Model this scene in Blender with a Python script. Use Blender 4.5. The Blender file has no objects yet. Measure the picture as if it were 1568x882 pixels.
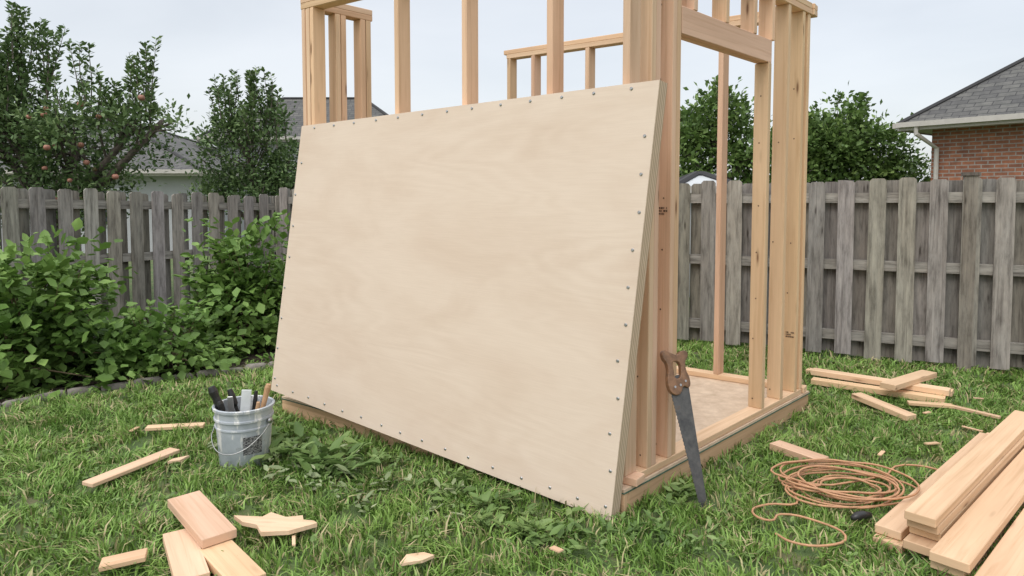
import bpy, bmesh, math, random
import numpy as np
from mathutils import Vector, Matrix
random.seed(7); rng=np.random.default_rng(7)
scene=bpy.context.scene
COL=scene.collection
V=Vector

# ---------------------------------------------------------------- materials
def newmat(name):
    m=bpy.data.materials.new(name); m.use_nodes=True
    nt=m.node_tree
    b=nt.nodes['Principled BSDF']
    return m,nt,b
def ramp(nt,stops,fac=None):
    r=nt.nodes.new('ShaderNodeValToRGB'); e=r.color_ramp.elements
    while len(e)<len(stops): e.new(.5)
    for i,(p,c) in enumerate(stops):
        e[i].position=p; e[i].color=(*c,1) if len(c)==3 else c
    if fac is not None: nt.links.new(fac,r.inputs[0])
    return r
def mapping(nt,src,scale=(1,1,1)):
    mp=nt.nodes.new('ShaderNodeMapping'); mp.inputs['Scale'].default_value=scale
    nt.links.new(src,mp.inputs['Vector']); return mp.outputs[0]
def noise(nt,vec,scale,detail=4,rough=.55,dist=0):
    n=nt.nodes.new('ShaderNodeTexNoise'); n.inputs['Scale'].default_value=scale
    n.inputs['Detail'].default_value=detail; n.inputs['Roughness'].default_value=rough
    n.inputs['Distortion'].default_value=dist
    if vec is not None: nt.links.new(vec,n.inputs['Vector'])
    return n.outputs['Fac']
def mth(nt,op,a,b_=None):
    m=nt.nodes.new('ShaderNodeMath'); m.operation=op
    for i,v in enumerate((a,b_)):
        if v is None: continue
        if isinstance(v,(int,float)): m.inputs[i].default_value=v
        else: nt.links.new(v,m.inputs[i])
    return m.outputs[0]
def mix(nt,fac,a,b,mode='MIX'):
    m=nt.nodes.new('ShaderNodeMix'); m.data_type='RGBA'; m.blend_type=mode
    for sock,val in ((m.inputs[0],fac),(m.inputs[6],a),(m.inputs[7],b)):
        if isinstance(val,bpy.types.NodeSocket): nt.links.new(val,sock)
        elif isinstance(val,(int,float)): sock.default_value=val
        else: sock.default_value=(*val,1)
    return m.outputs[2]
def attr(nt,name='col'):
    a=nt.nodes.new('ShaderNodeAttribute'); a.attribute_name=name; return a
def bump(nt,b,h,strength=.3,dist=.01):
    bp=nt.nodes.new('ShaderNodeBump'); bp.inputs['Strength'].default_value=strength
    bp.inputs['Distance'].default_value=dist
    nt.links.new(h,bp.inputs['Height']); nt.links.new(bp.outputs[0],b.inputs['Normal'])

def wood_mat(name,light,dark,knot=(.19,.095,.05),rough=.7,streak=False):
    m,nt,b=newmat(name); L=nt.links.new
    tc=nt.nodes.new('ShaderNodeTexCoord')
    g=noise(nt,mapping(nt,tc.outputs['UV'],(1.1,36,1)),1.0,5,.6,.8)
    r=ramp(nt,[(.28,dark),(.48,light),(.62,tuple(min(1,x*1.05) for x in light)),(.80,dark)],g)
    col=r.outputs[0]
    big=noise(nt,mapping(nt,tc.outputs['UV'],(.8,5,1)),1.3,3)
    rb=ramp(nt,[(.3,(.88,.83,.78)),(.65,(1.05,1.03,1.0))],big)
    col=mix(nt,1.0,col,rb.outputs[0],'MULTIPLY')
    vo=nt.nodes.new('ShaderNodeTexVoronoi'); vo.inputs['Scale'].default_value=1
    L(mapping(nt,tc.outputs['UV'],(2.0,10,1)),vo.inputs['Vector'])
    kr=ramp(nt,[(.05,(.9,.9,.9)),(.09,(.3,.3,.3)),(.15,(0,0,0))],vo.outputs['Distance'])
    col=mix(nt,kr.outputs[0],col,knot)
    if streak:
        s2=noise(nt,mapping(nt,tc.outputs['UV'],(2.2,14,1)),1.6,6,.7)
        col=mix(nt,1.0,col,ramp(nt,[(.32,(.50,.49,.48)),(.5,(1,1,1)),(.7,(1.35,1.34,1.32))],s2).outputs[0],'MULTIPLY')
    a=attr(nt); col=mix(nt,1.0,col,a.outputs['Color'],'MULTIPLY')
    L(col,b.inputs['Base Color']); b.inputs['Roughness'].default_value=rough
    b.inputs['Specular IOR Level'].default_value=.25
    bump(nt,b,g,.25,.004)
    return m
M_pine=wood_mat('pine_lumber',(.73,.535,.375),(.62,.425,.275))
M_base=wood_mat('base_timber',(.66,.47,.31),(.50,.34,.21))
M_fence=wood_mat('weathered_cedar',(.295,.285,.265),(.165,.155,.143),knot=(.07,.06,.05),rough=.9,streak=True)

M_ply,nt,b=newmat('birch_plywood_face')
tc=nt.nodes.new('ShaderNodeTexCoord')
wn=noise(nt,mapping(nt,tc.outputs['UV'],(.30,1.5,1)),1.3,3,.42,.35)
sn=mth(nt,'SINE',mth(nt,'MULTIPLY',wn,170.0))
line=mth(nt,'MULTIPLY_ADD',sn,.5) ; nt.nodes[-1].inputs[2].default_value=.5
vis=noise(nt,mapping(nt,tc.outputs['UV'],(.6,1.0,1)),1.4,2)
visr=ramp(nt,[(.40,(0.05,0.05,0.05)),(.66,(.60,.60,.60))],vis).outputs[0]
fine=noise(nt,mapping(nt,tc.outputs['UV'],(3,90,1)),2,3,.6,.2)
bl=noise(nt,mapping(nt,tc.outputs['UV'],(.8,1.6,1)),2.0,5,.6,.5)
c=mix(nt,visr,(.775,.64,.525),ramp(nt,[(.0,(.725,.585,.47)),(1,(.785,.65,.535))],line).outputs[0])
c=mix(nt,1.0,c,ramp(nt,[(.3,(.965,.955,.945)),(.7,(1.02,1.02,1.02))],fine).outputs[0],'MULTIPLY')
c=mix(nt,1.0,c,ramp(nt,[(.30,(.935,.905,.88)),(.55,(1.0,.995,.99)),(.7,(1.02,1.02,1.02))],bl).outputs[0],'MULTIPLY')
vo=nt.nodes.new('ShaderNodeTexVoronoi'); vo.inputs['Scale'].default_value=2.3; nt.links.new(tc.outputs['UV'],vo.inputs['Vector'])
c=mix(nt,ramp(nt,[(.008,(.45,.45,.45)),(.022,(0,0,0))],vo.outputs['Distance']).outputs[0],c,(.45,.32,.22))
nt.links.new(c,b.inputs['Base Color']); b.inputs['Roughness'].default_value=.62
b.inputs['Specular IOR Level'].default_value=.25
bump(nt,b,fine,.08,.002)
M_plyedge,nt,b=newmat('plywood_edge_layers')
tc=nt.nodes.new('ShaderNodeTexCoord')
sep=nt.nodes.new('ShaderNodeSeparateXYZ'); nt.links.new(tc.outputs['UV'],sep.inputs[0])
fr=mth(nt,'FRACT',mth(nt,'MULTIPLY',sep.outputs['Y'],5.0))
nz=noise(nt,mapping(nt,tc.outputs['UV'],(6,14,1)),2,4)
c=ramp(nt,[(.0,(.26,.17,.11)),(.10,(.78,.62,.46)),(.50,(.74,.58,.43)),(.58,(.46,.33,.22)),(.94,(.50,.37,.25)),(1,(.26,.17,.1))],fr).outputs[0]
c=mix(nt,1.0,c,ramp(nt,[(.3,(.82,.79,.77)),(.7,(1.1,1.1,1.1))],nz).outputs[0],'MULTIPLY')
nt.links.new(c,b.inputs['Base Color']); b.inputs['Roughness'].default_value=.85

M_osb,nt,b=newmat('subfloor_panel')
tc=nt.nodes.new('ShaderNodeTexCoord')
c=ramp(nt,[(.3,(.48,.35,.24)),(.6,(.66,.51,.37)),(.75,(.74,.59,.44))],noise(nt,tc.outputs['Object'],9,6,.7)).outputs[0]
nt.links.new(c,b.inputs['Base Color']); b.inputs['Roughness'].default_value=.8

def plain(name,c,rough=.5,metal=0,var=.15,scale=12):
    m,nt,b=newmat(name)
    tc=nt.nodes.new('ShaderNodeTexCoord')
    n=noise(nt,tc.outputs['Object'],scale,5,.6)
    cc=ramp(nt,[(.3,tuple(x*(1-var) for x in c)),(.7,tuple(min(1,x*(1+var)) for x in c))],n).outputs[0]
    nt.links.new(cc,b.inputs['Base Color'])
    b.inputs['Roughness'].default_value=rough; b.inputs['Metallic'].default_value=metal
    return m
M_steel=plain('galvanised_steel',(.45,.45,.45),.35,.9)
M_green=plain('green_sill_membrane',(.06,.12,.08),.6)
M_black=plain('black_plastic',(.02,.02,.02),.4)
M_white=plain('white_plastic',(.65,.68,.68),.4)
M_trim=plain('gutter_trim',(.50,.47,.43),.5,0,.08)
M_tool=plain('tool_wood_handle',(.50,.30,.16),.5)
M_sawh=plain('saw_handle_wood',(.20,.105,.055),.45,0,.5,22)
M_cord=plain('orange_brown_cord',(.50,.27,.145),.6,0,.2,30)
M_apple=plain('apple_skin',(.36,.165,.11),.5,0,.45,9)
M_bark=plain('bark',(.12,.10,.08),.9,0,.4,20)
M_stem=plain('plant_stem',(.16,.12,.07),.9,0,.4,20)
M_stone=plain('edging_stone',(.22,.20,.175),.95,0,.4,9)
M_siding=plain('pale_siding',(.42,.43,.44),.7,0,.06,3)
M_pale=plain('pale_roof_sheet',(.5,.52,.53),.5,0,.1,3)
M_glass=plain('window_glass',(.04,.05,.06),.1,0,.2,2)

M_bucket,nt,b=newmat('grey_bucket_plastic')
tc=nt.nodes.new('ShaderNodeTexCoord')
n1=noise(nt,tc.outputs['Object'],7,6,.65,.5); n2=noise(nt,mapping(nt,tc.outputs['Object'],(1,1,.35)),15,5,.7)
c=ramp(nt,[(.3,(.33,.365,.40)),(.6,(.44,.475,.51))],n1).outputs[0]
c=mix(nt,ramp(nt,[(.56,(0,0,0)),(.61,(1,1,1))],n2).outputs[0],c,(.68,.68,.66))
c=mix(nt,ramp(nt,[(.62,(0,0,0)),(.7,(.8,.8,.8))],noise(nt,tc.outputs['Object'],13,5,.7)).outputs[0],c,(.20,.19,.17))
nt.links.new(c,b.inputs['Base Color']); b.inputs['Roughness'].default_value=.5
M_blade,nt,b=newmat('saw_blade_steel')
tc=nt.nodes.new('ShaderNodeTexCoord')
c=ramp(nt,[(.35,(.065,.065,.068)),(.6,(.13,.125,.12)),(.75,(.14,.085,.05))],noise(nt,tc.outputs['Object'],14,6,.7)).outputs[0]
nt.links.new(c,b.inputs['Base Color']); b.inputs['Metallic'].default_value=.4; b.inputs['Roughness'].default_value=.5
M_label,nt,b=newmat('bucket_label')
tc=nt.nodes.new('ShaderNodeTexCoord')
c=ramp(nt,[(.47,(.03,.03,.035)),(.53,(.3,.3,.3))],noise(nt,mapping(nt,tc.outputs['Object'],(60,60,160)),1.5,3)).outputs[0]
nt.links.new(c,b.inputs['Base Color'])
M_stamp=plain('grade_stamp_ink',(.12,.07,.045),.8)

def leaf_mat(name,dark,mid,light,straw=None,transl=.22,rough=.5,strawlim=(.55,.7)):
    m,nt,b=newmat(name); L=nt.links.new
    a=attr(nt)
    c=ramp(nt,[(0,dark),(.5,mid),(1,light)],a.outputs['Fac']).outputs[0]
    geo=nt.nodes.new('ShaderNodeNewGeometry')
    nz=noise(nt,geo.outputs['Position'],1.3,4,.6)
    c=mix(nt,1.0,c,ramp(nt,[(.32,(.74,.80,.70)),(.7,(1.22,1.14,1.08))],nz).outputs[0],'MULTIPLY')
    if straw:
        a2=attr(nt,'dry')
        n3=noise(nt,geo.outputs['Position'],2.3,5,.7)
        s=mth(nt,'ADD',a2.outputs['Fac'],n3)
        r=nt.nodes.new('ShaderNodeMapRange'); r.inputs[1].default_value=strawlim[0]; r.inputs[2].default_value=strawlim[1]
        L(s,r.inputs[0]); c=mix(nt,r.outputs[0],c,straw)
    L(c,b.inputs['Base Color']); b.inputs['Roughness'].default_value=rough
    b.inputs['Specular IOR Level'].default_value=.3
    if transl>0:
        t=nt.nodes.new('ShaderNodeBsdfTranslucent'); L(c,t.inputs['Color'])
        mx=nt.nodes.new('ShaderNodeMixShader'); mx.inputs[0].default_value=transl
        L(b.outputs[0],mx.inputs[1]); L(t.outputs[0],mx.inputs[2])
        L(mx.outputs[0],nt.nodes['Material Output'].inputs['Surface'])
    return m
M_grass=leaf_mat('grass_blades',(.10,.175,.04),(.175,.305,.065),(.29,.45,.12),straw=(.45,.38,.21),strawlim=(1.27,1.42),transl=0)
M_leafA=leaf_mat('apple_leaves',(.065,.11,.045),(.12,.195,.075),(.24,.33,.15))
M_leafB=leaf_mat('tree_leaves',(.08,.135,.045),(.145,.235,.07),(.26,.37,.125))
M_bush=leaf_mat('bush_leaves',(.085,.15,.035),(.15,.265,.065),(.28,.43,.13))
M_weed=leaf_mat('weed_leaves',(.10,.17,.055),(.17,.27,.085),(.30,.41,.17))
M_wilt=leaf_mat('wilted_leaves',(.20,.25,.13),(.32,.38,.22),(.46,.50,.33))

M_ground,nt,b=newmat('lawn_soil')
geo=nt.nodes.new('ShaderNodeNewGeometry')
c=ramp(nt,[(.3,(.05,.085,.025)),(.5,(.085,.13,.04)),(.62,(.14,.13,.065)),(.8,(.10,.14,.045))],noise(nt,geo.outputs['Position'],5,7,.7)).outputs[0]
nt.links.new(c,b.inputs['Base Color']); b.inputs['Roughness'].default_value=1
bump(nt,b,noise(nt,geo.outputs['Position'],40,4,.7),.6,.02)
M_soil,nt,b=newmat('garden_bed_soil')
geo=nt.nodes.new('ShaderNodeNewGeometry')
c=ramp(nt,[(.3,(.02,.014,.009)),(.55,(.06,.042,.028)),(.75,(.12,.09,.06))],noise(nt,geo.outputs['Position'],22,7,.7)).outputs[0]
nt.links.new(c,b.inputs['Base Color']); b.inputs['Roughness'].default_value=1
bump(nt,b,noise(nt,geo.outputs['Position'],30,5,.7),.9,.03)

def brick_mat(name,c1,c2,mortar,sx,bw,bh,msize,rough=.9):
    m,nt,b=newmat(name); L=nt.links.new
    tc=nt.nodes.new('ShaderNodeTexCoord')
    br=nt.nodes.new('ShaderNodeTexBrick')
    L(tc.outputs['UV'],br.inputs['Vector'])
    br.inputs['Color1'].default_value=(*c1,1); br.inputs['Color2'].default_value=(*c2,1); br.inputs['Mortar'].default_value=(*mortar,1)
    br.inputs['Scale'].default_value=sx; br.inputs['Brick Width'].default_value=bw; br.inputs['Row Height'].default_value=bh
    br.inputs['Mortar Size'].default_value=msize
    nz=noise(nt,mapping(nt,tc.outputs['UV'],(1,1,1)),6,6,.75)
    c=mix(nt,1.0,br.outputs['Color'],ramp(nt,[(.3,(.65,.65,.66)),(.7,(1.25,1.22,1.2))],nz).outputs[0],'MULTIPLY')
    L(c,b.inputs['Base Color']); b.inputs['Roughness'].default_value=rough
    bump(nt,b,br.outputs['Fac'],-.4,.01)
    return m
M_brick=brick_mat('red_brick',(.38,.155,.085),(.25,.105,.065),(.33,.30,.27),1,.22,.075,.010)
M_shingle=brick_mat('asphalt_shingles',(.14,.14,.13),(.09,.09,.09),(.05,.05,.052),1,.30,.14,.010)

# ---------------------------------------------------------------- mesh builder
class MB:
    def __init__(s): s.v=[];s.f=[];s.uv=[];s.mi=[];s.c=[]
    def add(s,vs,fs,uvs=None,mi=0,col=(1,1,1)):
        o=len(s.v); s.v+= [tuple(x) for x in vs]; s.c+=[col]*len(vs)
        for i,f in enumerate(fs):
            s.f.append([o+k for k in f]); s.mi.append(mi)
            s.uv.append(uvs[i] if uvs else [(0,0)]*len(f))
    def box(s,c,a,b_,d,mi=0,col=(1,1,1)):
        c=V(c);a=V(a);b_=V(b_);d=V(d)
        la,lb,ld=a.length,b_.length,d.length
        P=[];Lc=[]
        for i in (-1,1):
            for j in (-1,1):
                for k in (-1,1):
                    P.append(c+a*i+b_*j+d*k); Lc.append((i*la,j*lb,k*ld))
        F=[(0,1,3,2),(4,6,7,5),(0,4,5,1),(2,3,7,6),(0,2,6,4),(1,5,7,3)]
        ou=random.uniform(0,50);ov=random.uniform(0,50)
        U=[]
        for n,f in enumerate(F):
            q=[]
            for vi in f:
                x,y,z=Lc[vi]
                if n<2: q.append((ou+y*.3,ov+z*.3))
                elif n<4: q.append((ou+x,ov+z+.3*n))
                else: q.append((ou+x,ov+y+.3*n))
            U.append(q)
        s.add(P,F,U,mi,col)
    def beam(s,p0,p1,wd,w,t,mi=0,tint=None):
        p0=V(p0);p1=V(p1);ax=(p1-p0);h=ax/2;axn=ax.normalized()
        wd=V(wd); wd=(wd-axn*wd.dot(axn)).normalized(); td=axn.cross(wd)
        if tint is None:
            k=random.uniform(.86,1.08); tint=(k,k*random.uniform(.93,1.0),k*random.uniform(.86,1.0))
        s.box((p0+p1)/2,h,wd*w/2,td*t/2,mi,tint)
    def tube(s,pts,rad,n=7,mi=0,cap=True):
        pts=[V(p) for p in pts]; vs=[];fs=[]
        up=V((0,0,1))
        for i,p in enumerate(pts):
            t=(pts[min(i+1,len(pts)-1)]-pts[max(i-1,0)]).normalized()
            a=t.cross(V((.3,.9,.1)) if abs(t.z)>.8 else up).normalized(); b_=t.cross(a)
            r=rad[i] if hasattr(rad,'__len__') else rad
            for k in range(n):
                an=2*math.pi*k/n; vs.append(p+a*math.cos(an)*r+b_*math.sin(an)*r)
        for i in range(len(pts)-1):
            for k in range(n):
                fs.append((i*n+k,i*n+(k+1)%n,(i+1)*n+(k+1)%n,(i+1)*n+k))
        if cap:
            fs.append(tuple(range(n))[::-1]); fs.append(tuple(range((len(pts)-1)*n,len(pts)*n)))
        s.add(vs,fs,None,mi)
    def lathe(s,prof,n=32,c=(0,0,0),mi=0):
        vs=[];fs=[];c=V(c)
        for r,z in prof:
            for k in range(n):
                a=2*math.pi*k/n; vs.append(c+V((r*math.cos(a),r*math.sin(a),z)))
        for i in range(len(prof)-1):
            for k in range(n): fs.append((i*n+k,i*n+(k+1)%n,(i+1)*n+(k+1)%n,(i+1)*n+k))
        s.add(vs,fs,None,mi)
    def obj(s,name,mats,parent=None,bevel=0,smooth=False,recalc=True,loc=None):
        me=bpy.data.meshes.new(name); me.from_pydata(s.v,[],s.f)
        ul=me.uv_layers.new(name='UVMap')
        ul.data.foreach_set('uv',[x for q in s.uv for p in q for x in p])
        ca=me.color_attributes.new('col','FLOAT_COLOR','POINT')
        ca.data.foreach_set('color',[x for c in s.c for x in (c[0],c[1],c[2],1)])
        for m in mats: me.materials.append(m)
        me.polygons.foreach_set('material_index',s.mi)
        if smooth: me.polygons.foreach_set('use_smooth',[True]*len(me.polygons))
        if recalc:
            bm=bmesh.new(); bm.from_mesh(me); bmesh.ops.recalc_face_normals(bm,faces=bm.faces); bm.to_mesh(me); bm.free()
        me.update()
        o=bpy.data.objects.new(name,me); COL.objects.link(o)
        if parent: o.parent=parent
        if loc: o.location=loc
        if bevel:
            bv=o.modifiers.new('bevel','BEVEL'); bv.width=bevel; bv.segments=1; bv.limit_method='ANGLE'
        return o
def empty(name,loc=(0,0,0)):
    o=bpy.data.objects.new(name,None); COL.objects.link(o); o.empty_display_size=.2; o.location=loc; return o

def np_mesh(name,verts,faces,attrs,mat,parent=None):
    me=bpy.data.meshes.new(name); n=len(verts); m,k=faces.shape
    me.vertices.add(n); me.vertices.foreach_set('co',verts.astype(np.float32).ravel())
    me.loops.add(m*k); me.loops.foreach_set('vertex_index',faces.astype(np.int32).ravel())
    me.polygons.add(m); me.polygons.foreach_set('loop_start',np.arange(0,m*k,k,dtype=np.int32))
    me.polygons.foreach_set('loop_total',np.full(m,k,dtype=np.int32))
    for an,av in attrs.items():
        at=me.attributes.new(an,'FLOAT','POINT'); at.data.foreach_set('value',av.astype(np.float32))
    me.materials.append(mat); me.update(); me.validate()
    o=bpy.data.objects.new(name,me); COL.objects.link(o)
    if parent: o.parent=parent
    return o
def nrm(a): return a/np.maximum(np.linalg.norm(a,axis=1,keepdims=True),1e-6)
def leaf_arrays(c,d,n,L,W,col,fold=.18,low=False):
    d=nrm(d); s=nrm(np.cross(d,n)); n2=np.cross(s,d)
    L=L[:,None];W=W[:,None]
    N_=len(c)
    if low:
        v=np.stack([c,c+d*L*.5+s*W*.5+n2*W*.12,c+d*L,c+d*L*.5-s*W*.5+n2*W*.12],1).reshape(-1,3)
        o=(np.arange(N_)*4)[:,None]
        f=np.concatenate([o+np.array([[0,1,2]]),o+np.array([[0,2,3]])],0)
        return v,f,np.repeat(col,4)
    B=c; M=c+d*L*.5-n2*W*fold; T=c+d*L-n2*L*.12
    L1=c+d*L*.42+s*W*.5; R1=c+d*L*.42-s*W*.5
    L2=c+d*L*.78+s*W*.30; R2=c+d*L*.78-s*W*.30
    v=np.stack([B,L1,L2,T,R2,R1,M],1).reshape(-1,3)
    o=(np.arange(N_)*7)[:,None]
    f=np.concatenate([o+np.array([q]) for q in ([0,6,1],[1,6,2],[2,6,3],[3,6,4],[4,6,5],[5,6,0])],0)
    return v,f,np.repeat(col,7)

# ---------------------------------------------------------------- ground
mb=MB(); S=260
mb.add([(-S,-S,0),(S,-S,0),(S,S,0),(-S,S,0)],[(0,1,2,3)]); mb.obj('ground',[M_ground],recalc=False)
edge=[(-7.5,3.9),(-5.5,4.15),(-4.5,4.35),(-3.62,4.78),(-3.37,5.10),(-3.0,5.33),(-2.62,5.6),(-2.14,5.92),(-1.6,6.5),(-1.3,7.3),(-1.2,8.6)]
bed=edge+[(-2.6,9.5),(-3.6,9.6),(-9,6.2)]
mb=MB(); mb.add([(x,y,.012) for x,y in bed],[tuple(range(len(bed)))]); mb.obj('garden_bed',[M_soil],recalc=False)
def inpoly(x,y,P):
    c=False;j=len(P)-1
    for i in range(len(P)):
        xi,yi=P[i];xj,yj=P[j]
        if (yi>y)!=(yj>y) and x<(xj-xi)*(y-yi)/(yj-yi)+xi: c=not c
        j=i
    return c
def inbed(x,y): return inpoly(x,y,bed)
mb=MB()
for i in range(len(edge)-1):
    a=V((*edge[i],0));b_=V((*edge[i+1],0)); L=(b_-a).length; k=max(1,int(L/.17))
    for j in range(k):
        p=a.lerp(b_,(j+.5)/k); d=(b_-a).normalized()
        q=V((-d.y,d.x,0)); r=random.uniform(.75,1.0)
        ln=L/k*.5*random.uniform(.85,.98)
        vs=[];pr=[(-1,.0),(-.95,.6),(-.5,1),(.45,.95),(.95,.55),(1,0)]
        fs=[]
        for e,se in ((-ln,.75),(-ln*.7,1),(ln*.7,1),(ln,.7)):
            for u,h in pr: vs.append(p+d*e+q*u*.035*se*r+V((0,0,h*.055*se*r+random.uniform(-.004,.004))))
        n=6
        for e in range(3):
            for u in range(n-1): fs.append((e*n+u,e*n+u+1,(e+1)*n+u+1,(e+1)*n+u))
        fs.append(tuple(range(n))); fs.append(tuple(range(3*n,4*n))[::-1])
        mb.add(vs,fs)
mb.obj('garden_edging',[M_stone],smooth=True)

# ---------------------------------------------------------------- grass tiles
grass=empty('grass')
TS=.5
def make_tile(idx,nb,hs,ws=1.0):
    nc=55
    cc=rng.uniform(-.02,TS+.02,(nc,2)); ch=rng.uniform(.5,1.35,nc); cl=rng.uniform(0,2*np.pi,nc); cm=rng.uniform(.3,1.1,nc); ct=rng.uniform(-.20,.20,nc)
    k=rng.integers(0,nc,nb)
    p=cc[k]+rng.normal(0,.036,(nb,2))
    h=hs*ch[k]*rng.uniform(.5,1.2,nb)
    ang=cl[k]+rng.normal(0,.7,nb)
    lean=cm[k]*rng.uniform(.3,1.3,nb)
    ld=np.stack([np.cos(ang),np.sin(ang)],1)
    fa=rng.uniform(0,np.pi,nb); wd=np.stack([np.cos(fa),np.sin(fa),np.zeros(nb)],1)
    w=rng.uniform(.0024,.0054,nb)[:,None]*ws
    z=np.zeros((nb,1))
    B=np.concatenate([p,z],1)
    M=np.concatenate([p+ld*(h*lean*.35)[:,None],(h*.55)[:,None]],1)
    T=np.concatenate([p+ld*(h*lean*1.2)[:,None],(h*np.maximum(.3,1-.38*lean))[:,None]],1)
    v=np.stack([B-wd*w,B+wd*w,M+wd*w*.85,M-wd*w*.85,T+wd*w*.15,T-wd*w*.15],1).reshape(-1,3)
    o=(np.arange(nb)*6)[:,None]
    f=np.concatenate([o+np.array([[0,1,2,3]]),o+np.array([[3,2,4,5]])],0)
    col=np.clip(.5+ct[k]+rng.normal(0,.18,nb),0,1)
    dry=rng.uniform(0,1,nb)
    return np_mesh('grass_patch_%d'%idx,v,f,{'col':np.repeat(col,6),'dry':np.repeat(dry,6)},M_grass)
near=[make_tile(i,1500,.068) for i in range(9)]
far=[make_tile(10+i,800,.066,1.5) for i in range(6)]
shedpoly=[(.45,3.4),(1.95,4.85),(.1,6.15),(-1.35,4.75)]
fencepoly=[(-7.9,1.0),(-3.15,9.5),(9.6,3.3),(9.6,-2)]
used=set(); y=1.5; cnt=0
while y<9.6:
    x=-(y*.8+1.4); x=math.floor(x/TS)*TS
    while x<y*.8+1.4:
        cx,cy=x+TS/2,y+TS/2
        if not inbed(cx+.12,cy+.1) and not inpoly(cx,cy,shedpoly) and inpoly(cx,cy-.2,fencepoly):
            src=near if cy<4.9 else far
            me_o=random.choice(src)
            if me_o.name not in used: o=me_o; used.add(me_o.name)
            else:
                o=bpy.data.objects.new('grass_patch',me_o.data); COL.objects.link(o)
            o.parent=grass
            r=random.randrange(4); sc=random.uniform(.8,1.12)
            o.rotation_euler=(0,0,r*math.pi/2)
            off={0:(0,0),1:(TS,0),2:(TS,TS),3:(0,TS)}[r]
            o.location=(x+off[0],y+off[1],-.004); o.scale=(1,1,sc); cnt+=1
        x+=TS
    y+=TS
for o in near+far:
    if o.name not in used: bpy.data.objects.remove(o)
print('grass tiles',cnt)

# ---------------------------------------------------------------- shed
e1=V((-.813,.583,0)).normalized()
e2=V((.693,.721,0)).normalized()
C=V((.525,3.14,0)); nout=V((-.583,-.813,0)); sout=V((.721,-.693,0))
D=V((.56,3.19,0)); H=2.80; Z0=.162
shed=empty('shed_frame',(C.x,C.y,0))
def fix(o):
    o.parent=shed; o.matrix_parent_inverse=Matrix.Translation(-V((C.x,C.y,0))); return o
Z=V((0,0,1))
def W(a,b_,z): return D+e1*a+e2*b_+Z*z
LA,LB=2.60,2.27
mb=MB()
def Bp(a,b_,z): return C+e1*a+e2*b_+Z*z
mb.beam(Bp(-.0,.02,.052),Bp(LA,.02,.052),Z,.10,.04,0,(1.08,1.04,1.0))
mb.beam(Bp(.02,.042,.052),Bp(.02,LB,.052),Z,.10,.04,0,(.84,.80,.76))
mb.beam(Bp(LA-.02,.042,.052),Bp(LA-.02,LB,.052),Z,.10,.04)
mb.beam(Bp(.042,LB,.052),Bp(LA-.042,LB,.052),Z,.10,.04)
for a in (.5,.9,1.3,1.7,2.1): mb.beam(Bp(a,.05,.05),Bp(a,LB-.03,.05),Z,.09,.04)
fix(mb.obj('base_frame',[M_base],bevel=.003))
mb=MB()
q=[Bp(-.004,-.004,0),Bp(LA+.004,-.004,0),Bp(LA+.004,LB+.02,0),Bp(-.004,LB+.02,0)]
mb.add([p+Z*.103 for p in q]+[p+Z*.108 for p in q],[(0,1,2,3),(4,5,6,7),(0,1,5,4),(1,2,6,5),(2,3,7,6),(3,0,4,7)])
fix(mb.obj('sill_membrane',[M_green]))
mb=MB()
q=[Bp(0,0,0),Bp(LA,0,0),Bp(LA,LB+.01,0),Bp(0,LB+.01,0)]
mb.add([p+Z*.1085 for p in q]+[p+Z*.122 for p in q],[(0,1,2,3),(4,5,6,7),(0,1,5,4),(1,2,6,5),(2,3,7,6),(3,0,4,7)])
fix(mb.obj('subfloor',[M_osb]))
mb=MB(); d=.09
zb=.1425; pt=.038
mb.beam(W(-.03,.045,zb),W(2.40,.045,zb),e2,d,pt)
mb.beam(W(.045,.095,zb),W(.045,2.10,zb),e1,d,pt)
mb.beam(W(0,2.17,zb),W(2.56,2.17,zb),e2,d,pt)
mb.beam(W(2.36,.095,zb),W(2.36,2.10,zb),e1,d,pt)
for k,z in enumerate((H-.019,H-.0575)):
    mb.beam(W(-.01+.002*k,.045,z),W(2.41-.002*k,.045,z),e2,d,pt)
    mb.beam(W(.04,.093,z),W(.04,2.118,z),e1,d,pt)
    mb.beam(W(-.01,2.17,z),W(2.60-.03*k,2.17,z),e2,d,pt)
    mb.beam(W(2.36,.095,z),W(2.36,.50,z),e1,d,pt)
fix(mb.obj('plates',[M_pine],bevel=.003))
ztop=H-.077
mb=MB()
def stud(a,b_,wa,wb,z0=Z0,z1=ztop):
    c=W(a+wa/2,b_+wb/2,0)
    mb.beam(c+Z*z0,c+Z*z1,e2,wb,wa)
for a in (.02,.44,.99,1.505): stud(a,.0,.04,.09)
stud(2.275,.0,.038,.09); stud(2.318,.002,.04,.088); stud(2.36,.0,.038,.09)
stud(2.315,.20,.09,.04); stud(2.315,.245,.088,.04); stud(2.315,.40,.09,.04); stud(2.315,.445,.086,.04)
stud(.0,.155,.09,.04); stud(.002,.198,.09,.042)
stud(.0,.345,.09,.04); stud(.003,.388,.09,.042)
stud(.0,1.46,.09,.042,Z0,2.315)
stud(.0,1.74,.09,.045); stud(.0,1.98,.09,.04); stud(.003,2.075,.088,.042)
stud(.0,1.25,.088,.04,2.455,ztop); stud(.0,1.50,.09,.04,2.455,ztop); stud(.001,.55,.088,.04,2.455,ztop);stud(.001,.9,.088,.04,2.455,ztop)
for a in (.05,.60,1.15,1.72,2.26,2.52): stud(a,2.125,.04,.09)
fix(mb.obj('studs',[M_pine],bevel=.003))
mb=MB()
mb.beam(W(.022,.432,2.385),W(.022,1.502,2.385),Z,.138,.04)
mb.beam(W(.066,.434,2.385),W(.066,1.500,2.385),Z,.136,.04)
fix(mb.obj('door_header',[M_pine],bevel=.003))
mb=MB()
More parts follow.
